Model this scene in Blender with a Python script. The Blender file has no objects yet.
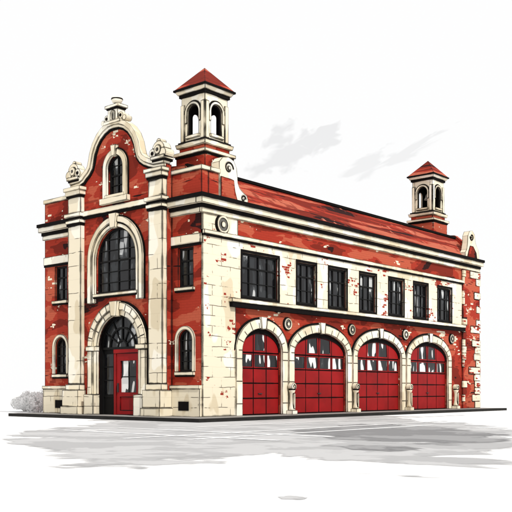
import bpy, bmesh, math, random
from mathutils import Vector, Matrix
from mathutils.geometry import tessellate_polygon
random.seed(4)
scene = bpy.context.scene
col = scene.collection

# ------------------------------------------------------------ node helpers
def N(nt, t, **kw):
    n = nt.nodes.new(t)
    for k, v in kw.items():
        setattr(n, k, v)
    return n
def L(nt, a, b): nt.links.new(a, b)
def math_(nt, op, a, b=None, clamp=False):
    n = N(nt, 'ShaderNodeMath', operation=op); n.use_clamp = clamp
    for i, s in enumerate((a, b)):
        if s is None: continue
        if isinstance(s, (int, float)): n.inputs[i].default_value = s
        else: L(nt, s, n.inputs[i])
    return n.outputs[0]
def mix(nt, f, a, b):
    n = N(nt, 'ShaderNodeMixRGB')
    for i, s in enumerate((f, a, b)):
        if isinstance(s, (int, float)): n.inputs[i].default_value = s
        elif isinstance(s, tuple): n.inputs[i].default_value = (*s, 1)
        else: L(nt, s, n.inputs[i])
    return n.outputs[0]
def step(nt, v, lo, hi):
    n = N(nt, 'ShaderNodeMapRange'); n.clamp = True
    L(nt, v, n.inputs['Value'])
    n.inputs['From Min'].default_value = lo; n.inputs['From Max'].default_value = hi
    return n.outputs[0]
def noise(nt, vec, scale, detail=3, rough=0.55, dist=0.0):
    n = N(nt, 'ShaderNodeTexNoise')
    L(nt, vec, n.inputs['Vector'])
    n.inputs['Scale'].default_value = scale; n.inputs['Detail'].default_value = detail
    n.inputs['Roughness'].default_value = rough; n.inputs['Distortion'].default_value = dist
    return n.outputs['Fac']
def newmat(name, rough=0.8, spec=.12):
    m = bpy.data.materials.new(name); m.use_nodes = True
    nt = m.node_tree; b = nt.nodes['Principled BSDF']
    b.inputs['Roughness'].default_value = rough
    b.inputs['Specular IOR Level'].default_value = spec
    return m, nt, b
def wallvec(nt, su=1.0, sv=1.0):
    g = N(nt, 'ShaderNodeNewGeometry'); s = N(nt, 'ShaderNodeSeparateXYZ')
    L(nt, g.outputs['Position'], s.inputs[0])
    u = math_(nt, 'ADD', s.outputs[0], s.outputs[1])
    c = N(nt, 'ShaderNodeCombineXYZ')
    L(nt, math_(nt, 'MULTIPLY', u, su), c.inputs[0]); L(nt, math_(nt, 'MULTIPLY', s.outputs[2], sv), c.inputs[1])
    return c.outputs[0]
def ink(nt, colr, radius=0.07, dark=(0.004, 0.0035, 0.0035), amt=1.0):
    """black drawn ink lines along edges, of uneven width"""
    bv = N(nt, 'ShaderNodeBevel'); bv.samples = 6
    g = N(nt, 'ShaderNodeNewGeometry'); d = N(nt, 'ShaderNodeVectorMath', operation='DOT_PRODUCT')
    nn = noise(nt, g.outputs['Position'], 1.1, 2)
    rr = N(nt, 'ShaderNodeMapRange'); L(nt, nn, rr.inputs['Value'])
    rr.inputs['From Min'].default_value = .38; rr.inputs['From Max'].default_value = .62
    rr.inputs['To Min'].default_value = radius*.5; rr.inputs['To Max'].default_value = radius*1.6
    L(nt, rr.outputs[0], bv.inputs['Radius'])
    L(nt, bv.outputs[0], d.inputs[0]); L(nt, g.outputs['Normal'], d.inputs[1])
    f = step(nt, d.outputs['Value'], 0.997, 0.975)
    return mix(nt, math_(nt, 'MULTIPLY', f, amt), colr, dark)
def bricktex(nt, vec, w, h, mort, off=0.5):
    n = N(nt, 'ShaderNodeTexBrick'); L(nt, vec, n.inputs['Vector'])
    n.offset = off
    n.inputs['Color1'].default_value = (0, 0, 0, 1); n.inputs['Color2'].default_value = (1, 1, 1, 1)
    n.inputs['Mortar'].default_value = (.4, .4, .4, 1)
    n.inputs['Scale'].default_value = 1; n.inputs['Mortar Size'].default_value = mort
    n.inputs['Mortar Smooth'].default_value = 0.1
    n.inputs['Brick Width'].default_value = w; n.inputs['Row Height'].default_value = h
    return n.outputs['Color'], n.outputs['Fac']

def brick_material(name, base, bright, dark, cream, cthr, w=.34, h=.11, su=.5, sv=1.0, dthr=.41, r=.085, sc=.7, sthr=.70, rn=.03, mo=.22):
    m, nt, b = newmat(name, .85)
    v = wallvec(nt); rnd, mort = bricktex(nt, v, w, h, .008)
    st = noise(nt, wallvec(nt, su, sv), sc, 2.5, .5, .5)
    t = math_(nt, 'ADD', st, math_(nt, 'MULTIPLY', rnd, rn))
    mid = tuple(x*.52 for x in base)
    c = mix(nt, step(nt, t, .555, .56), base, bright)
    c = mix(nt, step(nt, t, dthr+.05, dthr+.045), c, mid)
    c = mix(nt, step(nt, t, dthr-.055, dthr-.06), c, dark)
    s2 = noise(nt, wallvec(nt, su*.8, sv*5.5), sc*1.8, 2, .5, .2)
    c = mix(nt, step(nt, s2, sthr, sthr+.005), c, dark)
    gate = step(nt, noise(nt, wallvec(nt, 1, 1), .5, 2), .54, .56)
    c = mix(nt, math_(nt, 'MULTIPLY', math_(nt, 'MULTIPLY', step(nt, rnd, .80, .82), gate), .75), c, mid)
    c = mix(nt, math_(nt, 'MULTIPLY', mort, mo), c, tuple(x*.3 for x in base))
    p = math_(nt, 'ADD', noise(nt, wallvec(nt, .9, 1.3), .8, 4, .65), math_(nt, 'MULTIPLY', rnd, .22))
    c = mix(nt, step(nt, p, cthr, cthr+.01), c, cream)
    L(nt, ink(nt, c, r), b.inputs['Base Color'])
    bp = N(nt, 'ShaderNodeBump'); bp.inputs['Strength'].default_value = .3; bp.inputs['Distance'].default_value = .02
    L(nt, math_(nt, 'SUBTRACT', 1.0, mort), bp.inputs['Height']); L(nt, bp.outputs[0], b.inputs['Normal'])
    return m
CREAM = (.66, .595, .46)
M_brick = brick_material('weathered_red_brick', (.285, .027, .014), (.37, .075, .040), (.016, .004, .004), CREAM, .785, sthr=.685)
M_roof = brick_material('red_roof_tiles', (.285, .027, .014), (.38, .095, .055), (.014, .004, .004), (.45, .14, .09), .82, .3, .16, .15, 2.2, .46, .06, 1.0, .655, .03, .35)

def stone_material(name, w, h, line=.7, patch=None, r=.07):
    m, nt, b = newmat(name, .85)
    v = wallvec(nt)
    n1 = noise(nt, wallvec(nt, 1.0, .45), .7, 2, .5, .2)
    c = mix(nt, step(nt, n1, .37, .385), (.55, .475, .34), CREAM)
    c = mix(nt, step(nt, n1, .55, .565), c, (.74, .70, .60))
    n2 = noise(nt, wallvec(nt, 1, 1), 14, 4, .6)
    c = mix(nt, math_(nt, 'MULTIPLY', step(nt, n2, .60, .78), .10), c, (.36, .29, .20))
    if w:
        wob = N(nt, 'ShaderNodeVectorMath', operation='ADD')
        nz = N(nt, 'ShaderNodeTexNoise'); nz.inputs['Scale'].default_value = 1.6; L(nt, v, nz.inputs['Vector'])
        sc_ = N(nt, 'ShaderNodeVectorMath', operation='SCALE'); L(nt, nz.outputs['Color'], sc_.inputs[0]); sc_.inputs['Scale'].default_value = .09
        L(nt, v, wob.inputs[0]); L(nt, sc_.outputs[0], wob.inputs[1])
        rnd, mort = bricktex(nt, wob.outputs[0], w, h, .016)
        gate = step(nt, noise(nt, wallvec(nt, 1, 2), .9, 3), .49, .53)
        c = mix(nt, math_(nt, 'MULTIPLY', math_(nt, 'MULTIPLY', mort, gate), line), c, (.03, .022, .018))
        c = mix(nt, math_(nt, 'MULTIPLY', mort, .10), c, (.2, .15, .1))
    if patch:
        rnd2, mo2 = bricktex(nt, v, .34, .11, .008)
        p = math_(nt, 'ADD', noise(nt, wallvec(nt, .9, .9), .95, 4, .65), math_(nt, 'MULTIPLY', rnd2, .2))
        c = mix(nt, step(nt, p, patch, patch+.01), c, (.25, .03, .018))
    L(nt, ink(nt, c, r), b.inputs['Base Color'])
    bp = N(nt, 'ShaderNodeBump'); bp.inputs['Strength'].default_value = .2; bp.inputs['Distance'].default_value = .02
    L(nt, n2, bp.inputs['Height']); L(nt, bp.outputs[0], b.inputs['Normal'])
    return m
M_stone = stone_material('cream_ashlar', 1.1, .42, .85)
M_stonep = stone_material('cream_ashlar_with_exposed_brick', 1.1, .42, .85, .73, .095)
M_quoin = stone_material('mixed_stone_and_brick', .6, .3, .8, .68, .03)
M_trim = stone_material('cream_trim', None, None, r=.06)
M_cope = stone_material('cream_coping', None, None, r=.045)
M_pil = stone_material('pilaster_stone', 3.0, .62, .85, r=.11)

def plain(name, c, rough=.7, inkr=None, var=.25, metal=0, sc=3, spec=.12):
    m, nt, b = newmat(name, rough, spec)
    v = wallvec(nt)
    n = noise(nt, v, sc, 4)
    cc = mix(nt, math_(nt, 'MULTIPLY', step(nt, n, .35, .7), var*2), c, tuple(x*.45 for x in c))
    if inkr: cc = ink(nt, cc, inkr)
    L(nt, cc, b.inputs['Base Color']); b.inputs['Metallic'].default_value = metal
    return m
M_dark = plain('black_trim_and_shade', (.006, .005, .005), .8, spec=.05)  # flat black for trim, drawn outlines and painted shade under cornices
M_frame = plain('black_window_frame', (.006, .006, .006), .6, spec=.1)
M_red = plain('red_door_paint', (.255, .0055, .0065), .55, .035, .3, sc=.8, spec=.12)
M_redgap = plain('door_panel_gap', (.01, .001, .001), .8, spec=.05)  # near-black base stands in for shadow lines between panels
M_iron = plain('dark_iron', (.03, .03, .032), .4)
M_bell = plain('pale_bell_metal', (.42, .40, .36), .5)
M_grey = plain('grey_carved_stone', (.12, .115, .105), .8, .03)

def glass_material(name, mid, lit, tm, tl, sc, tilt):
    """dark panes; pale reflections painted into the colour as slanted streaks"""
    m, nt, b = newmat(name, .12, .35)
    mp = N(nt, 'ShaderNodeMapping'); L(nt, wallvec(nt), mp.inputs[0])
    mp.inputs['Rotation'].default_value = (0, 0, tilt); mp.inputs['Scale'].default_value = (1.0, .28, 1)
    n = noise(nt, mp.outputs[0], sc, 1.0, .4, .1)
    c = mix(nt, step(nt, n, .50, .505), (.004, .004, .005), (.014, .016, .018))
    c = mix(nt, step(nt, n, tm, tm+.006), c, mid)
    c = mix(nt, step(nt, n, tl, tl+.006), c, lit)
    L(nt, c, b.inputs['Base Color'])
    return m
M_glass = glass_material('window_glass', (.06, .064, .068), (.42, .43, .43), .60, .645, 2.4, .5)
M_gglass = glass_material('garage_door_glass', (.03, .03, .03), (.66, .66, .64), .55, .565, 2.6, .85)

# ------------------------------------------------------------ mesh builder
class B:
    def __init__(s): s.bm = bmesh.new(); s.mats = []
    def mi(s, m):
        if m not in s.mats: s.mats.append(m)
        return s.mats.index(m)
    def face(s, vs, k, smooth=False):
        try:
            f = s.bm.faces.new(vs); f.material_index = k; f.smooth = smooth
        except ValueError: pass
    def box(s, x0, x1, y0, y1, z0, z1, m):
        k = s.mi(m)
        v = [s.bm.verts.new(p) for p in ((x0,y0,z0),(x1,y0,z0),(x1,y1,z0),(x0,y1,z0),(x0,y0,z1),(x1,y0,z1),(x1,y1,z1),(x0,y1,z1))]
        for f in ((0,1,2,3),(4,5,6,7),(0,1,5,4),(1,2,6,5),(2,3,7,6),(3,0,4,7)): s.face([v[i] for i in f], k)
        return s
    def abox(s, fc, a0, a1, o0, o1, z0, z1, m):
        if fc == 'S': return s.box(a0, a1, -o1, -o0, z0, z1, m)
        return s.box(-o1, -o0, a0, a1, z0, z1, m)
    def plate(s, fc, loops, o0, o1, m, org=None):
        k = s.mi(m)
        if isinstance(loops[0][0], (int, float)): loops = [loops]
        def P(a, o, z):
            if fc == 'S': return (a, -o, z)
            return (-o, a, z)
        flat = [p for l in loops for p in l]
        tris = tessellate_polygon([[Vector((p[0], p[1], 0)) for p in l] for l in loops])
        lo = [s.bm.verts.new(P(p[0], o0, p[1])) for p in flat]
        hi = [s.bm.verts.new(P(p[0], o1, p[1])) for p in flat]
        for t in tris:
            s.face([lo[i] for i in t], k); s.face([hi[i] for i in t], k)
        i0 = 0
        for l in loops:
            n = len(l)
            for i in range(n):
                a, b = i0+i, i0+(i+1) % n
                s.face([lo[a], lo[b], hi[b], hi[a]], k)
            i0 += n
        return s
    def lathe(s, cx, cy, prof, m, seg=20, cz=0, sq=False):
        k = s.mi(m); rings = []
        for r, z in prof:
            rings.append([s.bm.verts.new((cx+r*math.cos(2*math.pi*i/seg), cy+r*math.sin(2*math.pi*i/seg), cz+z)) for i in range(seg)])
        for a, b in zip(rings, rings[1:]):
            for i in range(seg): s.face([a[i], a[(i+1) % seg], b[(i+1) % seg], b[i]], k, True)
        s.face(rings[0], k); s.face(rings[-1], k)
        return s
    def frustum(s, cx, cy, h0, h1, z0, z1, m):
        k = s.mi(m)
        q = ((-1,-1),(1,-1),(1,1),(-1,1))
        a = [s.bm.verts.new((cx+h0*i, cy+h0*j, z0)) for i, j in q]
        b = [s.bm.verts.new((cx+h1*i, cy+h1*j, z1)) for i, j in q]
        s.face(a, k); s.face(b, k)
        for i in range(4): s.face([a[i], a[(i+1) % 4], b[(i+1) % 4], b[i]], k)
        return s
    def done(s, name, parent=None, label=None, kind=None, category=None, group=None, origin=None):
        bmesh.ops.recalc_face_normals(s.bm, faces=s.bm.faces[:])
        me = bpy.data.meshes.new(name); 
        if origin: bmesh.ops.translate(s.bm, verts=s.bm.verts[:], vec=-Vector(origin))
        s.bm.to_mesh(me); s.bm.free()
        for m in s.mats: me.materials.append(m)
        o = bpy.data.objects.new(name, me); col.objects.link(o)
        if origin: o.location = origin
        if parent: o.parent = parent
        if label: o['label'] = label
        if kind: o['kind'] = kind
        if category: o['category'] = category
        if group: o['group'] = group
        return o

def arc(c, hw, spring, rise, t0, t1, n=20):
    return [(c+hw*math.cos(t0+(t1-t0)*i/n), spring+rise*math.sin(t0+(t1-t0)*i/n)) for i in range(n+1)]
def archloop(a0, a1, z0, spring, rise, n=20):
    c = (a0+a1)/2; hw = (a1-a0)/2
    return [(a0, z0), (a1, z0)] + arc(c, hw, spring, rise, 0, math.pi, n)
def ring(a0, a1, z0, spring, rise, e0, e1, n=24):
    c = (a0+a1)/2; hw = (a1-a0)/2
    return [(c-hw-e1, z0)] + arc(c, hw+e1, spring, rise+e1, math.pi, 0, n) + [(c+hw+e1, z0), (c+hw+e0, z0)] + \
        arc(c, hw+e0, spring, rise+e0, 0, math.pi, n) + [(c-hw-e0, z0)]
def archband(a0, a1, spring, rise, e0, e1, n=24, lift=0):
    c = (a0+a1)/2; hw = (a1-a0)/2
    return arc(c, hw+e1, spring, rise+e1, math.pi, 0, n) + arc(c, hw+e0, spring, rise+e0-lift, 0, math.pi, n)
def rect(a0, a1, z0, z1): return [(a0, z0), (a1, z0), (a1, z1), (a0, z1)]
def circle(a, z, r, n=24): return [(a+r*math.cos(2*math.pi*i/n), z+r*math.sin(2*math.pi*i/n)) for i in range(n)]
def spiral(a, z, r0, r1, t0, turns, wd, sgn=1, n=40):
    o, i_ = [], []
    for i in range(n+1):
        f = i/n; t = t0+sgn*turns*2*math.pi*f; r = r0+(r1-r0)*f; w = wd*(1-.5*f)
        o.append((a+(r+w/2)*math.cos(t), z+(r+w/2)*math.sin(t))); i_.append((a+(r-w/2)*math.cos(t), z+(r-w/2)*math.sin(t)))
    return o+i_[::-1]

# ------------------------------------------------------------ fire station
LEN, WID, H = 24.4, 10.6, 9.0
fs = bpy.data.objects.new('fire_station', None); col.objects.link(fs)
fs['label'] = 'red brick and cream stone fire station with four red garage doors'
fs['category'] = 'fire station'

doors = [(2.39, 5.10), (5.975, 10.20), (11.10, 15.30), (16.22, 20.45)]
SPR, RISE = 2.80, 1.0
wins = [(2.39, 4.85), (6.20, 7.65), (8.69, 10.18), (11.34, 12.82), (14.06, 15.55), (16.60, 18.12), (19.28, 20.88)]
WZ0, WZ1 = 5.08, 7.0

out = [(.4, 0)]
for a0, a1 in doors:
    out += [(a0, 0)] + arc((a0+a1)/2, (a1-a0)/2, SPR, RISE, math.pi, 0, 20) + [(a1, 0)]
out += [(LEN, 0), (LEN, H), (.4, H)]
B().plate('S', [out]+[rect(a, b, WZ0, WZ1) for a, b in wins], -.4, 0, M_brick).done('wall', fs)
lp = [(0, 0), (2.0, 0), (2.0, 4.9), (22.2, 4.9), (22.2, 7.45), (2.15, 7.45), (2.15, 8.35), (0, 8.35)]
B().plate('S', [lp]+[rect(a, b, WZ0, WZ1) for a, b in wins], -.02, .06, M_stonep).done('stone_facing', fs)
b = B()
b.plate('S', rect(22.25, LEN+.02, 0, 8.35), -.02, .10, M_brick)
z = 0; i = 0
rq = random.Random(11)
while z < 8.3:
    w = rq.uniform(.6, 1.45) if i % 2 else rq.uniform(.45, .9)
    if rq.random() < .9: b.abox('S', LEN-w, LEN+.06, .05, .135, z+.012, min(z+.40, 8.34), M_quoin)
    if rq.random() < .6: b.abox('S', 22.2, 22.2+rq.uniform(.2, .6), .05, .13, z+.012, min(z+.40, 8.34), M_quoin)
    z += .415; i += 1
b.done('end_pier', fs)
B().box(.4, LEN, WID-.4, WID, 0, H, M_brick).done('wall', fs)
B().box(LEN-.4, LEN, .4, WID-.4, 0, H, M_brick).done('wall', fs)

b = B()
b.abox('S', 1.55, 22.3, 0, .28, 4.80, 4.97, M_trim)
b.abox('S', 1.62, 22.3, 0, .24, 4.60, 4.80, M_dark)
b.done('window_ledge', fs)
b = B()
b.abox('S', 0, 22.3, 0, .16, 7.48, 7.65, M_trim)
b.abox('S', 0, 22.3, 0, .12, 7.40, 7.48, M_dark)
b.done('string_course', fs)
def cornice(b, fc, a0, a1, e0=0, e1=0, base=0):
    b.abox(fc, a0-e0*.10, a1+e1*.10, base, base+.12, 8.33, 8.53, M_trim)
    b.abox(fc, a0-e0*.16, a1+e1*.16, base, base+.18, 8.53, 8.68, M_dark)  # black strip paints the shade below the projecting cornice
    b.abox(fc, a0-e0*.30, a1+e1*.30, base, base+.34, 8.68, 8.91, M_trim)
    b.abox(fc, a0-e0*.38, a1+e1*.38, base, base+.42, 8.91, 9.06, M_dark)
b = B(); cornice(b, 'S', 0, LEN, 1.1, .2); b.done('cornice', fs)

def garage_door(a0, a1):
    c = (a0+a1)/2; hw = (a1-a0)/2
    def top(x):
        t = (x-c)/hw
        return SPR+RISE*math.sqrt(max(0, 1-t*t))
    b = B(); b.plate('S', archloop(a0, a1, 0.0, SPR, RISE), -.17, -.12, M_redgap)
    g = B()
    ncol = 4 if a1-a0 > 3.5 else 3
    rows = [(.05, .72), (.755, 1.38), (1.415, 2.02), (2.06, 2.70), (2.75, 3.8)]
    m0 = .05; cw = (a1-a0-2*m0)/ncol
    for ri, (z0, z1) in enumerate(rows):
        for ci in range(ncol):
            x0, x1 = a0+m0+ci*cw+.018, a0+m0+(ci+1)*cw-.018
            xs = [x0+(x1-x0)*i/8 for i in range(9)]
            pts = [(x, min(z1, top(x)-.15)) for x in xs]
            pts = [p for p in pts if p[1] > z0+.06]
            if len(pts) < 2: continue
            loop = [(pts[0][0], z0), (pts[-1][0], z0)] + pts[::-1]
            isw = ri == 3 or (ri == 4 and (ci in (1, 2) if ncol == 4 else ci == 1))
            if not isw:
                b.plate('S', loop, -.125, -.09, M_red)
            else:
                xa, xb = pts[0][0], pts[-1][0]
                if ri == 3:
                    inner = rect(xa+.07, xb-.07, z0+.06, z1-.06)
                else:
                    f = .09
                    inner = [(xa+f, z0+f), (xb-f, z0+f)] + [(min(max(p[0], xa+f), xb-f), p[1]-f*1.1) for p in pts[::-1] if xa+f*.6 < p[0] < xb-f*.6]
                b.plate('S', [loop, inner], -.125, -.09, M_red)
                g.plate('S', inner, -.124, -.11, M_gglass)
    d = b.done('garage_door', fs)
    g.done('glazing', d)
    h = B(); h.abox('S', c-.12, c+.12, -.09, -.04, .92, .96, M_iron); h.done('handle', d)
    s = B()
    s.plate('S', ring(a0, a1, 0, SPR, RISE, 0, .40), -.02, .11, M_trim)
    nv = 13 if ncol == 4 else 9
    for i in range(nv+1):
        t = math.pi*i/nv
        p = Vector((c+hw*math.cos(t), SPR+RISE*math.sin(t))); q = Vector((c+(hw+.40)*math.cos(t), SPR+(RISE+.40)*math.sin(t)))
        dvec = (q-p).normalized(); n = Vector((-dvec.y, dvec.x))*.014
        p = p+dvec*.02; q = q-dvec*(.02+.14*(i % 2))
        s.plate('S', [tuple(p-n), tuple(q-n), tuple(q+n), tuple(p+n)], .105, .114, M_dark)
    for zz in (.5, 1.46, 2.42):
        for x0, x1 in ((a0-.38, a0-.02), (a1+.02, a1+.38)):
            s.abox('S', x0, x1, .105, .114, zz, zz+.026, M_dark)
    zt = SPR+RISE
    s.plate('S', [(c-.13, zt-.04), (c+.13, zt-.04), (c+.20, zt+.50), (c-.20, zt+.50)], .0, .18, M_trim)
    s.done('arch_surround', fs)
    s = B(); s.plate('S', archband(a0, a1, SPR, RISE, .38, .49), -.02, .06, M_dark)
    s.plate('S', archband(a0, a1, SPR, RISE, -.08, .01, lift=.15), -.14, -.05, M_dark); s.done('arch_outline_and_shade', fs)  # inner black band paints the shade under the arch head
for d in doors: garage_door(*d)

def medallion(fc, a, z, r, base):
    b = B()
    b.plate(fc, circle(a, z, r*1.14), base-.02, base+.05, M_dark)
    b.plate(fc, [circle(a, z, r), circle(a, z, r*.72)], base-.02, base+.10, M_trim)
    b.plate(fc, circle(a, z, r*.74), base-.02, base+.07, M_grey)
    b.plate(fc, circle(a, z, r*.34, 12), base+.04, base+.11, M_trim)
    b.done('medallion', fs)
medallion('S', 1.14, 7.98, .37, .06)
for x in (5.54, 10.65, 15.76, 20.95): medallion('S', x, 4.10, .27, .0)

def window(fc, a0, a1, z0, z1, nx, nz, base, arched=False, rec=.14, sill=True, name='window', rise=None):
    hw = (a1-a0)/2; c = (a0+a1)/2; f = .095
    o1 = base-rec; o0 = o1-.07
    if arched:
        rise = rise or hw; sp = z1-rise
        outer = archloop(a0, a1, z0, sp, rise); inner = archloop(a0+f, a1-f, z0+f, sp, rise-f)
    else: outer = rect(a0, a1, z0, z1); inner = rect(a0+f, a1-f, z0+f, z1-f)
    b = B(); b.plate(fc, [outer, inner], o0, o1, M_frame)
    for i in range(1, nx):
        a = a0+(a1-a0)*i/nx
        zt = z1-f*.5 if not arched else sp+rise*math.sqrt(max(0, 1-((a-c)/hw)**2))-f*.6
        b.abox(fc, a-.028, a+.028, o0+.012, o1-.012, z0+f*.5, zt, M_frame)
    for i in range(1, nz):
        z = z0+(z1-z0)*i/nz
        h = hw
        if arched and z > sp: h = hw*math.sqrt(max(0, 1-((z-sp)/rise)**2))
        w = .07 if i == nz//2+nz % 2 else .032
        b.abox(fc, c-h+f*.6, c+h-f*.6, o0+.008, o1-.008, z-w/2, z+w/2, M_frame)
    ob = b.done(name, fs)
    g = B(); g.plate(fc, outer if not arched else archloop(a0+.01, a1-.01, z0+.01, sp, rise-.01), o0-.03, o0+.01, M_glass); g.done('glass', ob)
    if sill:
        g = B(); g.abox(fc, a0-.12, a1+.12, base-.10, base+.13, z0-.14, z0-.003, M_trim); g.abox(fc, a0-.10, a1+.10, base-.05, base+.10, z0-.21, z0-.14, M_dark); g.done('sill', ob)
    return ob
for i, (a, c_) in enumerate(wins):
    window('S', a+.004, c_-.004, WZ0+.004, WZ1-.004, 4 if i == 0 else 3, 3, .06, rec=.10, sill=False)
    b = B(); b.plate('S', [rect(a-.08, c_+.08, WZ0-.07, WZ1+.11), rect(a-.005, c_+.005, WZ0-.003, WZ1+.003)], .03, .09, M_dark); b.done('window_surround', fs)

B0, B1 = 1.74, 8.04; BC = (B0+B1)/2; PR = .35
rw, rl = (.50, 1.36), (8.86, 9.78)
for (y0, y1), (w0, w1) in (((0, B0), rw), ((B1, WID), rl)):
    b = B()
    b.plate('F', [rect(y0, y1, 0, H), rect(w0, w1, 5.35, 7.0), archloop(w0, w1, 1.85, 3.6-(w1-w0)/2, (w1-w0)/2)], -.4, 0, M_brick)
    b.done('wall', fs)
    window('F', w0, w1, 5.35, 7.0, 2, 3, 0, rec=.10)
    window('F', w0, w1, 1.85, 3.6, 2, 4, 0, arched=True, rec=.10)
    b = B()
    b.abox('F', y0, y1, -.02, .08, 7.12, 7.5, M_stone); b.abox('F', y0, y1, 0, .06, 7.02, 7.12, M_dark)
    b.done('lintel_band', fs)
    b = B(); b.plate('F', ring(w0, w1, 1.86, 3.6-(w1-w0)/2, (w1-w0)/2, 0, .15), -.02, .07, M_trim)
    b.done('arch_surround', fs)
    b = B()
    b.abox('F', y0, y1, -.02, .12, 0, 1.15, M_stone); b.abox('F', y0, y1, -.02, .17, 1.15, 1.30, M_trim)
    b.abox('F', (w0+w1)/2-.3, (w0+w1)/2+.3, .11, .125, .25, .62, M_dark)
    b.done('plinth', fs)
    b = B()
    b.abox('F', y0+(0.001 if y0 == 0 else 0), y1, -.4, 0, 9.065, 10.1, M_brick)
    b.abox('F', y0-(.06 if y0 == 0 else 0), y1+(.03 if y1 == WID else 0), -.46, .07, 10.1, 10.28, M_trim)
    b.done('parapet', fs)
b = B(); cornice(b, 'F', 0.001, B0); b.done('cornice', fs)
b = B(); cornice(b, 'F', B1, WID, 0, .25); b.done('cornice', fs)

# baroque gable: round head, stepped shoulders
half = [(0, 12.76), (.35, 12.73), (.70, 12.60), (1.0, 12.39), (1.26, 12.08), (1.44, 11.72), (1.53, 11.38), (1.62, 11.12), (1.78, 10.94), (2.0, 10.80), (2.25, 10.66), (2.5, 10.58), (3.15, 10.55)]
prof = [(BC+d+.08*(d < 2.2), z) for d, z in half[::-1]] + [(BC-d+.08*(d < 2.2), z) for d, z in half[1:]]
PC = 4.90; DC = 4.72; ph = 1.38; psp = 3.0
def portal_outline():
    return [(B0, 0), (DC-ph, 0)] + arc(DC, ph, psp, ph, math.pi, 0, 20) + [(DC+ph, 0), (B1, 0)]
GH = 1.38
GW = (PC-GH, PC+GH, 5.4, 6.88)
SW = (PC-.54, PC+.54, 9.72, 10.90)
b = B()
b.plate('F', [portal_outline()+prof, archloop(GW[0], GW[1], GW[2], GW[3], GH), archloop(SW[0], SW[1], SW[2], SW[3], .54)], .02, PR, M_brick)
b.done('gable_wall', fs)
B().plate('F', portal_outline()+[(B1, 9.0), (B0, 9.0)], -.4, .02, M_brick).done('wall', fs)
def offset(pts, e):
    r = []
    for i, p in enumerate(pts):
        a = Vector(pts[max(0, i-1)]); c = Vector(pts[min(len(pts)-1, i+1)])
        t = (c-a).normalized(); n = Vector((t.y, -t.x))
        cen = Vector((BC, 9.0))
        if n.dot(Vector(p)-cen) < 0: n = -n
        r.append((p[0]+n.x*e, p[1]+n.y*e))
    return r
b = B()
b.plate('F', offset(prof, .01) + offset(prof, .21)[::-1], .10, PR+.13, M_cope)
b.plate('F', offset(prof, -.12) + offset(prof, -.002)[::-1], PR-.02, PR+.09, M_cope)
b.plate('F', offset(prof, -.21) + offset(prof, -.11)[::-1], PR-.02, PR+.05, M_dark)
b.done('coping', fs)
for y, sg in ((B0+.30, 1), (B1-.30, -1)):
    b = B()
    b.plate('F', circle(y, 11.14, .37, 28), .10, PR+.16, M_cope)
    b.plate('F', circle(y-sg*.30, 10.98, .20, 18), .06, PR+.20, M_cope)
    b.plate('F', circle(y+sg*.34, 11.02, .20, 18), .08, PR+.18, M_cope)
    b.plate('F', circle(y+sg*.34, 11.02, .07, 12), PR+.17, PR+.21, M_dark)
    b.plate('F', circle(y+sg*.02, 11.50, .13, 14), .12, PR+.12, M_cope)
    b.plate('F', circle(y, 11.14, .19, 20), PR+.15, PR+.22, M_cope)
    b.plate('F', spiral(y, 11.14, .26, .09, -math.pi/2, 1.0, .05, sg), PR+.155, PR+.175, M_dark)
    b.plate('F', circle(y, 11.14, .06, 12), PR+.21, PR+.25, M_grey)
    b.abox('F', y-.42, y+.42, .02, PR+.22, 10.74, 10.88, M_trim)
    b.abox('F', y-.38, y+.38, .02, PR+.16, 10.66, 10.74, M_dark)
    b.done('volute', fs)
# finial: lantern crest with dark niche, scrolled feet and a cream ball
FC = PC+.12
b = B()
b.abox('F', FC-.56, FC+.56, .0, PR+.18, 12.82, 12.96, M_trim)
b.plate('F', [rect(FC-.33, FC+.33, 12.96, 13.52), archloop(FC-.18, FC+.18, 13.02, 13.26, .17, 10)], .02, PR+.10, M_cope)
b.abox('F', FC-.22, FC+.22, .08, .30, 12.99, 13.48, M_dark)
b.abox('F', FC-.035, FC+.035, .30, PR+.06, 13.03, 13.42, M_cope)
b.abox('F', FC-.38, FC+.38, .0, PR+.14, 13.46, 13.52, M_dark)
b.abox('F', FC-.45, FC+.45, -.04, PR+.18, 13.52, 13.65, M_trim)
for e in (-1, 1):
    b.plate('F', circle(FC+e*.47, 13.12, .16, 18), .04, PR+.06, M_cope)
    b.plate('F', circle(FC+e*.47, 13.12, .06, 12), PR+.05, PR+.09, M_dark)
    b.plate('F', circle(FC+e*.72, 12.98, .12, 16), .06, PR+.06, M_cope)
b.lathe(-.2, FC, [(.24, 13.65), (.19, 13.70), (.10, 13.74), (.10, 13.78)], M_grey)
b.lathe(-.2, FC, [(.10, 13.76), (.20, 13.81), (.255, 13.92), (.255, 13.98), (.20, 14.09), (.10, 14.15), (.03, 14.17)], M_cope)
b.lathe(-.2, FC, [(.258, 13.93), (.268, 13.95), (.258, 13.97)], M_dark)
b.done('finial', fs)

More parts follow.
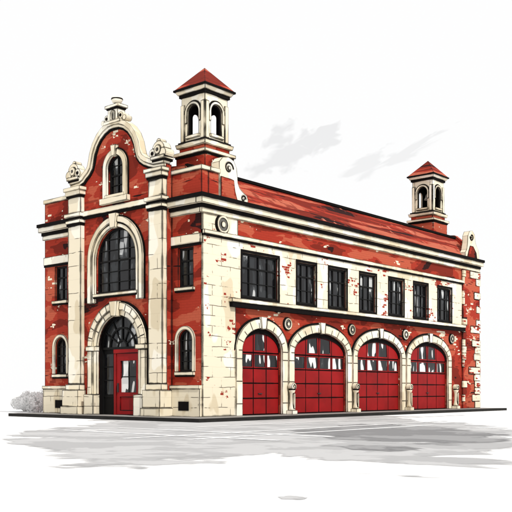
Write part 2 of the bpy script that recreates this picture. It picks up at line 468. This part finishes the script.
# pilasters
for y0, y1 in ((B0, B0+.84), (B1-.90, B1)):
    b = B()
    b.abox('F', y0-.02, y1, PR-.05, PR+.22, 1.3, 10.0, M_pil)
    b.abox('F', y0-.06, y1+.06, PR-.05, PR+.32, 1.1, 1.35, M_trim)
    b.abox('F', y0-.12, y1+.12, PR-.25, PR+.46, .35, 1.1, M_stone)
    b.abox('F', y0-.18, y1+.16, PR-.25, PR+.54, 0, .35, M_stone)
    b.abox('F', y1+.001, y1+.05, PR-.02, PR+.05, 1.36, 10.0, M_dark)
    b.abox('F', y0-.08, y1+.06, PR-.05, PR+.32, 8.72, 8.86, M_trim)
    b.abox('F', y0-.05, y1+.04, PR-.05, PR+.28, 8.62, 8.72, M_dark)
    b.abox('F', y0-.14, y1+.10, PR-.05, PR+.38, 9.0, 9.17, M_trim)
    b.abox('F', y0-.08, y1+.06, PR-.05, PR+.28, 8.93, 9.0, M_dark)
    b.abox('F', y0-.05, y1+.04, PR-.05, PR+.29, 9.92, 10.0, M_dark)
    b.abox('F', y0-.10, y1+.06, PR-.05, PR+.34, 10.0, 10.2, M_trim)
    b.abox('F', y0-.16, y1+.12, PR-.05, PR+.40, 10.2, 10.36, M_trim)
    b.done('pilaster', fs)
b = B()
ya, yb = B0+.90, B1-.90
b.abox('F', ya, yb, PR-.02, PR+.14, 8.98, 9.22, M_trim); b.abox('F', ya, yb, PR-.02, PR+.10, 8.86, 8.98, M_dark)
b.done('string_course', fs)
window('F', GW[0], GW[1], GW[2], GW[3]+GH, 4, 6, PR, arched=True, rec=.11)
b = B()
b.plate('F', ring(GW[0], GW[1], 5.0, GW[3], GH, 0, .16), PR-.02, PR+.10, M_trim)
b.plate('F', ring(GW[0], GW[1], 5.0, GW[3], GH, .22, .47), PR-.02, PR+.14, M_trim)
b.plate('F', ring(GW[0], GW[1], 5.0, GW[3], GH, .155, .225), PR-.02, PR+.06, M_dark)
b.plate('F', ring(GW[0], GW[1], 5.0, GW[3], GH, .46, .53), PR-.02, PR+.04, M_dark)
b.plate('F', [(PC-.16, 8.22), (PC+.16, 8.22), (PC+.24, 8.85), (PC-.24, 8.85)], PR, PR+.24, M_trim)
b.done('arch_surround', fs)
window('F', SW[0], SW[1], SW[2], SW[3]+.54, 2, 4, PR, arched=True, rec=.10)
b = B()
b.plate('F', ring(SW[0], SW[1], 9.35, SW[3], .54, 0, .26), PR-.02, PR+.12, M_trim)
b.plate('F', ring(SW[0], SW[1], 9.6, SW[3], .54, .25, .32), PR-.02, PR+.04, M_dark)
b.abox('F', SW[0]-.38, SW[1]+.38, PR-.02, PR+.2, 9.32, 9.58, M_trim)
b.plate('F', [(PC-.1, 11.38), (PC+.1, 11.38), (PC+.17, 11.86), (PC-.17, 11.86)], PR, PR+.2, M_trim)
b.done('arch_surround', fs)
# portal
b = B()
b.plate('F', ring(DC-ph, DC+ph, 0, psp, ph, 0, .24), PR-.02, PR+.12, M_trim)
b.plate('F', ring(DC-ph, DC+ph, 0, psp, ph, .24, .56), PR-.02, PR+.20, M_stone)
nv = 13
for i in range(nv+1):
    t = math.pi*i/nv
    for r0, r1, oo in ((.02, .22, .12), (.26, .54, .20)):
        if r0 < .1 and i % 2: continue
        p = Vector((DC+(ph+r0)*math.cos(t), psp+(ph+r0)*math.sin(t))); q = Vector((DC+(ph+r1)*math.cos(t), psp+(ph+r1)*math.sin(t)))
        dvec = (q-p).normalized(); n = Vector((-dvec.y, dvec.x))*.016
        b.plate('F', [tuple(p-n), tuple(q-n), tuple(q+n), tuple(p+n)], PR+oo-.004, PR+oo+.004, M_dark)
b.plate('F', [(DC-.18, 4.32), (DC+.18, 4.32), (DC+.27, 4.98), (DC-.27, 4.98)], PR, PR+.34, M_trim)
for y in (DC-ph-.29, DC+ph+.29):
    b.abox('F', y-.31, y+.31, PR-.02, PR+.27, 2.85, 3.05, M_trim)
    b.abox('F', y-.33, y+.33, PR-.02, PR+.36, 0, .9, M_stone)
b.done('portal_surround', fs)
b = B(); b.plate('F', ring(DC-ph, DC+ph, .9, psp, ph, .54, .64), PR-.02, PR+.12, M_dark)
b.plate('F', ring(DC-ph, DC+ph, 0, psp, ph, -.05, .01), .16, PR-.03, M_dark); b.done('arch_outline_and_shade', fs)
# glazed screen and one red door leaf
D0 = .14
b = B()
b.plate('F', archloop(DC-ph, DC+ph, 2.92, psp, ph), D0-.08, D0-.03, M_glass)
for i in range(1, 6):
    t = math.pi*i/6
    p = Vector((DC+.25*math.cos(t), psp+.25*math.sin(t))); q = Vector((DC+(ph-.03)*math.cos(t), psp+(ph-.03)*math.sin(t)))
    dvec = (q-p).normalized(); n = Vector((-dvec.y, dvec.x))*.03
    b.plate('F', [tuple(p-n), tuple(q-n), tuple(q+n), tuple(p+n)], D0-.03, D0+.02, M_frame)
for rr in (.25, .8, ph-.09):
    b.plate('F', archband(DC-rr, DC+rr, psp, rr, 0, .08), D0-.03, D0+.03, M_frame)
b.done('fanlight', fs)
YA, YD = DC-ph+.10, 5.10
b = B()
b.abox('F', DC-ph, DC+ph, D0-.1, D0+.06, 2.90, 3.0, M_frame)
b.abox('F', YA-.10, YD+.16, D0-.1, D0+.07, 2.72, 2.90, M_red)
b.abox('F', DC-ph, YA+.10, D0-.1, D0+.055, 0, 2.72, M_red)
b.abox('F', YD, YD+.16, D0-.1, D0+.05, 0, 2.72, M_red)
b.abox('F', DC+ph-.08, DC+ph, D0-.1, D0+.05, 0, 2.90, M_frame)
b.abox('F', YD+.16, DC+ph-.08, D0-.08, D0-.04, .0, 2.90, M_frame)
b.abox('F', YD+.28, DC+ph-.16, D0-.05, D0-.03, .9, 2.7, M_glass)
for zz in (.78, 1.5, 2.1): b.abox('F', YD+.16, DC+ph-.08, D0-.04, D0-.01, zz, zz+.06, M_frame)
b.done('door_frame', fs)
y0, y1 = YA+.11, YD-.01
b = B()
b.plate('F', [rect(y0, y1, .02, 2.71), rect(y0+.26, y1-.26, 1.0, 2.38), rect(y0+.22, y1-.22, .2, .8)], D0-.06, D0+.02, M_red)
b.abox('F', y0+.21, y1-.21, D0-.05, D0-.02, .19, .81, M_red)
d = b.done('entrance_door', fs)
g = B(); g.abox('F', y0+.25, y1-.25, D0-.05, D0-.03, .99, 2.39, M_gglass)
g.abox('F', (y0+y1)/2-.02, (y0+y1)/2+.02, D0-.04, D0-.01, 1.0, 2.38, M_frame); g.abox('F', y0+.26, y1-.26, D0-.04, D0-.012, 1.66, 1.70, M_frame)
g.done('glass', d)
g = B(); g.abox('F', y1-.14, y1-.10, D0+.02, D0+.08, 1.0, 1.4, M_iron); g.done('handle', d)
B().box(.41, .46, B0, B1, 0, 8.95, M_dark).done('vestibule_wall', fs)

# roof
k = B()
prf = [(0.02, 9.07), (1.4, 10.55), (5.3, 11.0), (9.2, 10.55), (10.58, 9.07)]
mi = k.mi(M_roof)
va = [k.bm.verts.new((.42, y, z)) for y, z in prf]; vb = [k.bm.verts.new((24.0, y, z)) for y, z in prf]
k.face(va, mi); k.face(vb, mi)
for i in range(5): k.face([va[i], va[(i+1) % 5], vb[(i+1) % 5], vb[i]], mi)
k.box(.5, 24.0, 1.30, 1.47, 10.52, 10.64, M_dark)
k.done('roof', fs)
b = B(); mi = b.mi(M_brick)
pr = [(0.42, 9.02), (.42, 9.9), (1.4, 10.75), (5.3, 11.15), (9.2, 10.75), (WID, 9.4), (WID, 9.02)]
va = [b.bm.verts.new((24.0, y, z)) for y, z in pr]; vb = [b.bm.verts.new((LEN, y, z)) for y, z in pr]
b.face(va, mi); b.face(vb, mi)
for i in range(len(pr)): b.face([va[i], va[(i+1) % len(pr)], vb[(i+1) % len(pr)], vb[i]], mi)
b.done('parapet', fs)
b = B()
b.plate('S', [(22.7, 9.065), (24.5, 9.065), (24.5, 9.45), (24.38, 9.75), (24.15, 9.95), (24.0, 10.2), (23.9, 10.6), (23.6, 10.82), (23.25, 10.75), (23.05, 10.45), (23.0, 10.0), (22.9, 9.6), (22.7, 9.4)], -.36, .02, M_trim)
b.plate('S', spiral(23.5, 10.42, .22, .05, math.pi, 1.3, .07, 1), .015, .06, M_dark)
b.plate('S', [(22.95, 9.12), (24.2, 9.12), (24.1, 9.5), (23.7, 9.85), (23.3, 9.85), (23.1, 9.5)], .0, .05, M_brick)
b.done('scroll_parapet', fs)
b = B()
b.abox('S', .401, 1.05, -.4, 0, 9.065, 10.1, M_brick)
b.abox('S', .461, 1.05, -.46, .07, 10.1, 10.28, M_trim)
b.done('parapet', fs)
b = B()
outl = [(1.0, 9.065), (2.75, 9.065), (2.82, 9.25), (2.74, 9.45), (2.5, 9.55), (2.28, 9.68), (2.14, 9.9), (2.12, 10.2), (2.08, 10.5), (1.9, 10.78), (1.55, 10.9), (1.2, 10.82), (1.0, 10.6)]
b.plate('S', outl, -.42, .05, M_trim)
b.plate('S', spiral(1.58, 10.42, .28, .08, 0, 1.1, .05, 1), .045, .075, M_dark)
b.plate('S', circle(1.58, 10.42, .09, 12), .045, .10, M_trim)
b.plate('S', spiral(2.50, 9.28, .15, .04, 0, 1.1, .05, 1), .045, .075, M_dark)
b.plate('S', [(1.08, 9.13), (2.1, 9.13), (1.95, 9.5), (1.88, 9.95), (1.5, 9.98), (1.08, 9.98)], .03, .08, M_brick)
b.done('scroll_parapet', fs)

def tower(cx, cy, z0, zb, a=.70):
    b = B()
    b.frustum(cx, cy, a+.16, a+.16, z0, zb-.62, M_brick)
    b.frustum(cx, cy, a+.26, a+.26, zb-.62, zb-.48, M_trim)
    b.frustum(cx, cy, a+.20, a+.20, zb-.70, zb-.62, M_dark)
    b.frustum(cx, cy, a+.06, a+.06, zb-.48, zb-.26, M_brick)
    b.frustum(cx, cy, a+.16, a+.20, zb-.26, zb-.09, M_trim)
    b.frustum(cx, cy, a+.11, a+.11, zb-.09, zb, M_dark)
    h = 1.95; t = .16
    def loopz(c, e): return [rect(c-e, c+e, zb, zb+h), archloop(c-.34, c+.34, zb+.22, zb+1.20, .34, 14)]
    def loopb(c, e): return [rect(c-e, c+e, zb+.001, zb+h), archloop(c-.23, c+.23, zb+.35, zb+1.15, .22, 12)]
    b.plate('S', loopz(cx, a), -(cy-a+t), -(cy-a), M_trim)
    b.plate('S', loopz(cx, a), -(cy+a), -(cy+a-t), M_trim)
    b.plate('F', loopz(cy, a-t), -(cx-a+t), -(cx-a), M_trim)
    b.plate('F', loopz(cy, a-t), -(cx+a), -(cx+a-t), M_trim)
    b.plate('S', loopb(cx, a-t-.002), -(cy+a-t-.005), -(cy+a-t-.05), M_dark)  # dark inner plates added so the belfry openings look shaded
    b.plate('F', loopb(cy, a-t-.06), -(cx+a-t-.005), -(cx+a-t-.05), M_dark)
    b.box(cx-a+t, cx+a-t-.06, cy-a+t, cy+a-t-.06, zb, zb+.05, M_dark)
    for fc, c, base in (('S', cx, -(cy-a)), ('F', cy, -(cx-a))):
        b.plate(fc, ring(c-.34, c+.34, zb+.8, zb+1.20, .34, .02, .12, 14), base-.01, base+.05, M_trim)
        b.plate(fc, archband(c-.34, c+.34, zb+1.20, .34, .11, .17, 14), base-.01, base+.03, M_dark)
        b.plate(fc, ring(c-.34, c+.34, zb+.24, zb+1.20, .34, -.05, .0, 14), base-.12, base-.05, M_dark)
        for e in (-1, 1):
            b.abox(fc, c+e*(a-.10)-.10, c+e*(a-.10)+.10, base-.01, base+.06, zb+.02, zb+1.6, M_trim)
        b.abox(fc, c-.40, c+.40, base-.01, base+.09, zb+.12, zb+.24, M_trim)
    z = zb+h
    b.frustum(cx, cy, a+.08, a+.08, z-.02, z+.10, M_dark)
    b.frustum(cx, cy, a+.12, a+.20, z+.10, z+.24, M_trim)
    b.frustum(cx, cy, a+.26, a+.26, z+.24, z+.32, M_dark)
    o = b.done('bell_tower', fs)
    r = B(); r.frustum(cx, cy, a+.23, .01, z+.32, z+1.34, M_roof)
    r.done('tower_roof', o)
    g = B(); g.lathe(cx, cy, [(.25, 0), (.22, .05), (.16, .16), (.13, .3), (.08, .38), (.03, .42), (.03, .6)], M_bell, 18, zb+.85)
    g.frustum(cx, cy, .02, .02, zb+1.4, z, M_iron)
    g.done('bell', o)
tower(1.72, 1.50, 9.07, 11.74)
tower(23.1, 2.75, 10.3, 12.15)

# ------------------------------------------------------------ stone wheel guards between doors
def guard(x):
    b = B(); cy = -.30
    b.box(x-.19, x+.19, cy-.17, cy+.17, 0, .18, M_cope)
    b.lathe(x, cy, [(.15, .18), (.14, .28), (.10, .5), (.095, .85), (.12, 1.0), (.15, 1.06), (.14, 1.12)], M_cope, 18)
    b.lathe(x, cy, [(.145, 1.11), (.15, 1.13), (.145, 1.15)], M_dark, 18)
    b.plate('S', circle(x, 1.26, .165, 20), -(cy+.12), -(cy-.13), M_cope)
    b.plate('S', spiral(x, 1.26, .11, .03, -1.2, 1.0, .035), -(cy-.125), -(cy-.145), M_dark)
    b.box(x-.045, x+.045, cy-.16, cy-.08, .26, .95, M_cope)
    return b.done('stone_bollard', None, 'cream carved stone bollard with scroll head standing against a garage arch', None, 'bollard', 'stone bollards between the garage doors', origin=(x, cy, 0))
for x in (5.54, 10.65, 15.76, 21.0): guard(x)

# ------------------------------------------------------------ ground
th = math.radians(40.7)
dv = Vector((math.cos(th), math.sin(th), 0)); rv = Vector((math.sin(th), -math.cos(th), 0))
CAM = Vector((-25.70, -25.02, 1.1))
def gp(lat, dep, z): p = CAM+dv*dep+rv*lat; return (p.x, p.y, z)
GWHITE = (.80, .80, .80)
def paving(name, grey, thr, dk, centre, rad, soft=.05, fall=.40, pw=2.0, sx=.26):
    """worn asphalt that breaks up into the pale ground away from its centre"""
    m, nt, b = newmat(name, .95)
    g = N(nt, 'ShaderNodeNewGeometry'); mp = N(nt, 'ShaderNodeMapping'); L(nt, g.outputs['Position'], mp.inputs[0])
    mp.inputs['Rotation'].default_value = (0, 0, math.radians(49.3)); mp.inputs['Scale'].default_value = (sx, sx*.92, 1)
    n = noise(nt, mp.outputs[0], 1.0, 4, .55, .6)
    sb = N(nt, 'ShaderNodeVectorMath', operation='SUBTRACT'); L(nt, g.outputs['Position'], sb.inputs[0]); sb.inputs[1].default_value = centre
    du = N(nt, 'ShaderNodeVectorMath', operation='DOT_PRODUCT'); L(nt, sb.outputs[0], du.inputs[0]); du.inputs[1].default_value = rv/rad[0]
    dd = N(nt, 'ShaderNodeVectorMath', operation='DOT_PRODUCT'); L(nt, sb.outputs[0], dd.inputs[0]); dd.inputs[1].default_value = dv/rad[1]
    r2 = math_(nt, 'ADD', math_(nt, 'POWER', math_(nt, 'ABSOLUTE', du.outputs['Value']), pw), math_(nt, 'POWER', math_(nt, 'ABSOLUTE', dd.outputs['Value']), pw))
    t = math_(nt, 'SUBTRACT', n, math_(nt, 'MULTIPLY', r2, fall))
    f = step(nt, t, thr, thr+soft)
    n2 = noise(nt, mp.outputs[0], 2.1, 4, .6, .3)
    gc = mix(nt, step(nt, n2, .50, .53), grey, dk)
    n3 = noise(nt, g.outputs['Position'], 22, 4)
    gc = mix(nt, math_(nt, 'MULTIPLY', n3, .2), gc, tuple(x*.5 for x in grey))
    L(nt, gc, b.inputs['Base Color'])
    tr = N(nt, 'ShaderNodeBsdfTransparent'); mx = N(nt, 'ShaderNodeMixShader')
    L(nt, f, mx.inputs[0]); L(nt, tr.outputs[0], mx.inputs[1]); L(nt, b.outputs[0], mx.inputs[2])
    L(nt, mx.outputs[0], nt.nodes['Material Output'].inputs['Surface'])
    return m
m_ground, nt, bb = newmat('pale_concrete', .95)
g = N(nt, 'ShaderNodeNewGeometry')
n = noise(nt, g.outputs['Position'], .35, 5)
L(nt, mix(nt, step(nt, n, .45, .7), GWHITE, (.77, .77, .77)), bb.inputs['Base Color'])
M_road = paving('worn_asphalt', (.45, .45, .455), .20, (.36, .36, .365), gp(.6, 30.5, 0), (6.9, 15.6, 1), fall=.30, pw=2.8)
M_patch = paving('dark_asphalt', (.20, .20, .205), .25, (.28, .28, .285), gp(3.8, 25.5, 0), (3.2, 7.6, 1), fall=.34)
M_spot = paving('small_asphalt_patch', (.45, .45, .455), .20, (.38, .38, .385), gp(.40, 10.1, 0), (.20, .22, 1), fall=.3, sx=2.0)
M_pave = plain('pavement_slabs', (.26, .25, .24), .9, None, .3)
def sheet(name, pts, m, kind='structure'):
    me = bpy.data.meshes.new(name); me.from_pydata(pts, [], [tuple(range(len(pts)))]); me.materials.append(m)
    o = bpy.data.objects.new(name, me); col.objects.link(o); o['kind'] = 'structure'
    return o
R = 1500
sheet('ground', [(-R, -R, -.14), (R, -R, -.14), (R, R, -.14), (-R, R, -.14)], m_ground)
def blob(name, pts, z, m):
    b = B(); mi = b.mi(m)
    vv = [b.bm.verts.new(gp(l, d, z)) for l, d in pts]
    for t in tessellate_polygon([[Vector((l, d, 0)) for l, d in pts]]): b.face([vv[i] for i in t], mi)
    b.done(name, None, None, 'structure')
def ell(cl, cd, rl, rd, n=48): return [(cl+rl*math.cos(2*math.pi*i/n), cd+rd*math.sin(2*math.pi*i/n)) for i in range(n)]
blob('road', ell(.6, 30.5, 11.5, 25), -.136, M_road)
blob('road', ell(3.8, 25.5, 4.8, 10.8), -.132, M_patch)
blob('road', ell(.40, 10.1, .34, .38), -.136, M_spot)
b = B()
b.box(-1.7, 24.9, -1.5, 10.9, -.15, -.001, M_pave)
b.done('pavement', None, None, 'structure')
b = B()
M_kerb = plain('dark_kerb', (.02, .019, .018), .9)
b.box(-1.85, -1.702, -1.65, 10.9, -.15, .004, M_kerb); b.box(-1.70, 24.9, -1.65, -1.502, -.15, .004, M_kerb)
b.done('kerb', None, None, 'structure')
M_line = plain('white_road_paint', (.8, .8, .8), .8, None, .1)
for y, x0, x1 in ((-8.0, -11, 6), (-9.6, -10, 2), (-4.6, -6, 14)):
    sheet('road_marking', [(x0, y, -.128), (x1, y, -.128), (x1, y+.2, -.128), (x0, y+.2, -.128)], M_line)
for x in (-7.0, -9.2):
    sheet('road_marking', [(x, -11.5, -.127), (x+.22, -11.5, -.127), (x+.22, -2.9, -.127), (x, -2.9, -.127)], M_line)

# ------------------------------------------------------------ pale shrubs
def leafmat(name, c):
    m, nt, b = newmat(name, .95, .05)
    n = noise(nt, wallvec(nt), 3.0, 3)
    cs = mix(nt, step(nt, n, .4, .6), c, tuple(x*.95 for x in c))
    L(nt, cs, b.inputs['Base Color'])
    tl = N(nt, 'ShaderNodeBsdfTranslucent'); L(nt, cs, tl.inputs['Color'])
    mx = N(nt, 'ShaderNodeMixShader'); mx.inputs[0].default_value = .5
    L(nt, b.outputs[0], mx.inputs[1]); L(nt, tl.outputs[0], mx.inputs[2]); L(nt, mx.outputs[0], nt.nodes['Material Output'].inputs['Surface'])
    return m
M_leaf = leafmat('pale_grey_leaves', (.86, .865, .86))
M_leafl = leafmat('bleached_leaves', (.90, .90, .895))
M_twig = plain('dark_twig', (.4, .39, .38), .9)
def shrub(x, y, w, h, seed):
    rnd = random.Random(seed); b = B(); ml = b.mi(M_leaf); m2 = b.mi(M_leafl)
    lobes = [(rnd.uniform(-w, w)*.8, rnd.uniform(-w, w)*.6, h*rnd.uniform(.10, .52), rnd.uniform(.28, .40)*h) for _ in range(12)]
    for i in range(2600):
        lx, ly, lz, lr = rnd.choice(lobes)
        v = Vector((rnd.gauss(0, 1), rnd.gauss(0, 1), rnd.gauss(0, 1))).normalized()*lr*rnd.uniform(.93, 1.03)
        p = Vector((x+lx, y+ly, lz))+v
        if p.z < -.12: continue
        t = Vector((rnd.gauss(0, 1), rnd.gauss(0, 1), rnd.gauss(0, 1))).normalized(); u = v.cross(t).normalized(); t = v.cross(u).normalized()
        s = rnd.uniform(.05, .09)
        b.face([b.bm.verts.new(p+t*s), b.bm.verts.new(p+u*s*.7), b.bm.verts.new(p-t*s), b.bm.verts.new(p-u*s*.7)], ml if rnd.random() < .4 else m2)
    o = b.done('shrub', None, 'low pale grey leafy shrub on open ground beside the station', None, 'shrub', 'pale shrubs beside the station', origin=(x, y, -.14))
    c = B()
    for lx, ly, lz, lr in lobes[:7]:
        k = c.mi(M_twig); q = [Vector((lx*.15, ly*.15, 0)), Vector((lx, ly, lz+.2))]
        for e in (Vector((.02, 0, 0)), Vector((0, .02, 0))):
            c.face([c.bm.verts.new(q[0]-e), c.bm.verts.new(q[0]+e), c.bm.verts.new(q[1]+e*.4), c.bm.verts.new(q[1]-e*.4)], k)
    c.done('twigs', o)
for lat, dep, w, h, sd in ((-12.1, 49, .9, 1.30, 1), (-13.4, 51, 1.0, 1.10, 2), (-12.3, 53, 1.2, 1.6, 3)):
    p = gp(lat, dep, 0); shrub(p[0], p[1], w, h, sd)

# ------------------------------------------------------------ world, sun
sun_dir = Vector((-.36, -1.0, 1.05)).normalized()
el = math.asin(sun_dir.z)
w = bpy.data.worlds.new('World'); scene.world = w; w.use_nodes = True
nt = w.node_tree; bg = nt.nodes['Background']
sky = N(nt, 'ShaderNodeTexSky'); sky.sky_type = 'NISHITA'; sky.sun_disc = False
sky.sun_elevation = el; sky.sun_rotation = math.atan2(sun_dir.x, sun_dir.y)
tc = N(nt, 'ShaderNodeTexCoord'); nv_ = N(nt, 'ShaderNodeVectorMath', operation='NORMALIZE'); L(nt, tc.outputs['Generated'], nv_.inputs[0])
def cloudmask(center, rad, zs, tilt, nscale, seed, thr=-.62, gain=3.0, soft=.12, det=4, dist=.6):
    sub = N(nt, 'ShaderNodeVectorMath', operation='SUBTRACT'); L(nt, nv_.outputs[0], sub.inputs[0]); sub.inputs[1].default_value = center
    hx = Vector((center[1], -center[0], 0)).normalized()
    du = N(nt, 'ShaderNodeVectorMath', operation='DOT_PRODUCT'); L(nt, sub.outputs[0], du.inputs[0]); du.inputs[1].default_value = (hx.x*math.cos(tilt), hx.y*math.cos(tilt), math.sin(tilt))
    dz = N(nt, 'ShaderNodeVectorMath', operation='DOT_PRODUCT'); L(nt, sub.outputs[0], dz.inputs[0]); dz.inputs[1].default_value = (-hx.x*math.sin(tilt), -hx.y*math.sin(tilt), math.cos(tilt))
    c = N(nt, 'ShaderNodeCombineXYZ'); L(nt, du.outputs['Value'], c.inputs[0]); L(nt, math_(nt, 'MULTIPLY', dz.outputs['Value'], zs), c.inputs[1])
    ln = N(nt, 'ShaderNodeVectorMath', operation='LENGTH'); L(nt, c.outputs[0], ln.inputs[0])
    c2 = N(nt, 'ShaderNodeVectorMath', operation='ADD'); L(nt, c.outputs[0], c2.inputs[0]); c2.inputs[1].default_value = (0, 0, seed)
    nn = noise(nt, c2.outputs[0], nscale, det, .5, dist)
    v = math_(nt, 'SUBTRACT', math_(nt, 'MULTIPLY', math_(nt, 'SUBTRACT', nn, .5), gain), math_(nt, 'DIVIDE', ln.outputs['Value'], rad))
    return step(nt, v, thr, thr+soft)
c1 = cloudmask((.7546, .600, .262), .040, 1.6, .35, 34, 1.3, -.85, 3.0, .35, 3, .4)
c1b = cloudmask((.772, .578, .272), .032, 2.2, .5, 34, 3.3, -.80, 3.0, .30, 3, .4)
c2 = cloudmask((.806, .535, .245), .060, 3.4, .30, 20, 5.1, -.62, 3.2, .3)
c3 = cloudmask((.835, .490, .262), .055, 7.0, .42, 22, 7.1, -.75, 2.8, .3)
c12 = math_(nt, 'MAXIMUM', c1, c1b)
cl = math_(nt, 'MAXIMUM', math_(nt, 'MULTIPLY', c12, .62), math_(nt, 'MULTIPLY', math_(nt, 'MAXIMUM', c2, c3), .45))
base = mix(nt, cl, (1.0, 1.0, 1.0), (.78, .78, .785))
skd = N(nt, 'ShaderNodeVectorMath', operation='SCALE'); L(nt, sky.outputs[0], skd.inputs[0]); skd.inputs['Scale'].default_value = .1
fin = mix(nt, .99, skd.outputs[0], base)
L(nt, fin, bg.inputs['Color']); bg.inputs['Strength'].default_value = 1.0
sl = bpy.data.lights.new('sun', 'SUN'); sl.energy = 3.6; sl.angle = math.radians(.5); sl.color = (1, .96, .9)
so = bpy.data.objects.new('sun', sl); col.objects.link(so); so.rotation_euler = (-sun_dir).to_track_quat('-Z', 'Y').to_euler()
so.location = (0, -20, 30)

# ------------------------------------------------------------ camera
cd = bpy.data.cameras.new('camera'); cd.sensor_width = 36; cd.lens = 36*880/512; cd.shift_y = 134/512
cd.clip_end = 4000; cd.clip_start = .1
co = bpy.data.objects.new('camera', cd); col.objects.link(co); co.location = CAM
co.rotation_euler = (math.radians(90), 0, math.radians(40.7-90))
scene.camera = co
scene.view_settings.view_transform = 'Standard'; scene.view_settings.look = 'None'; scene.view_settings.exposure = 0
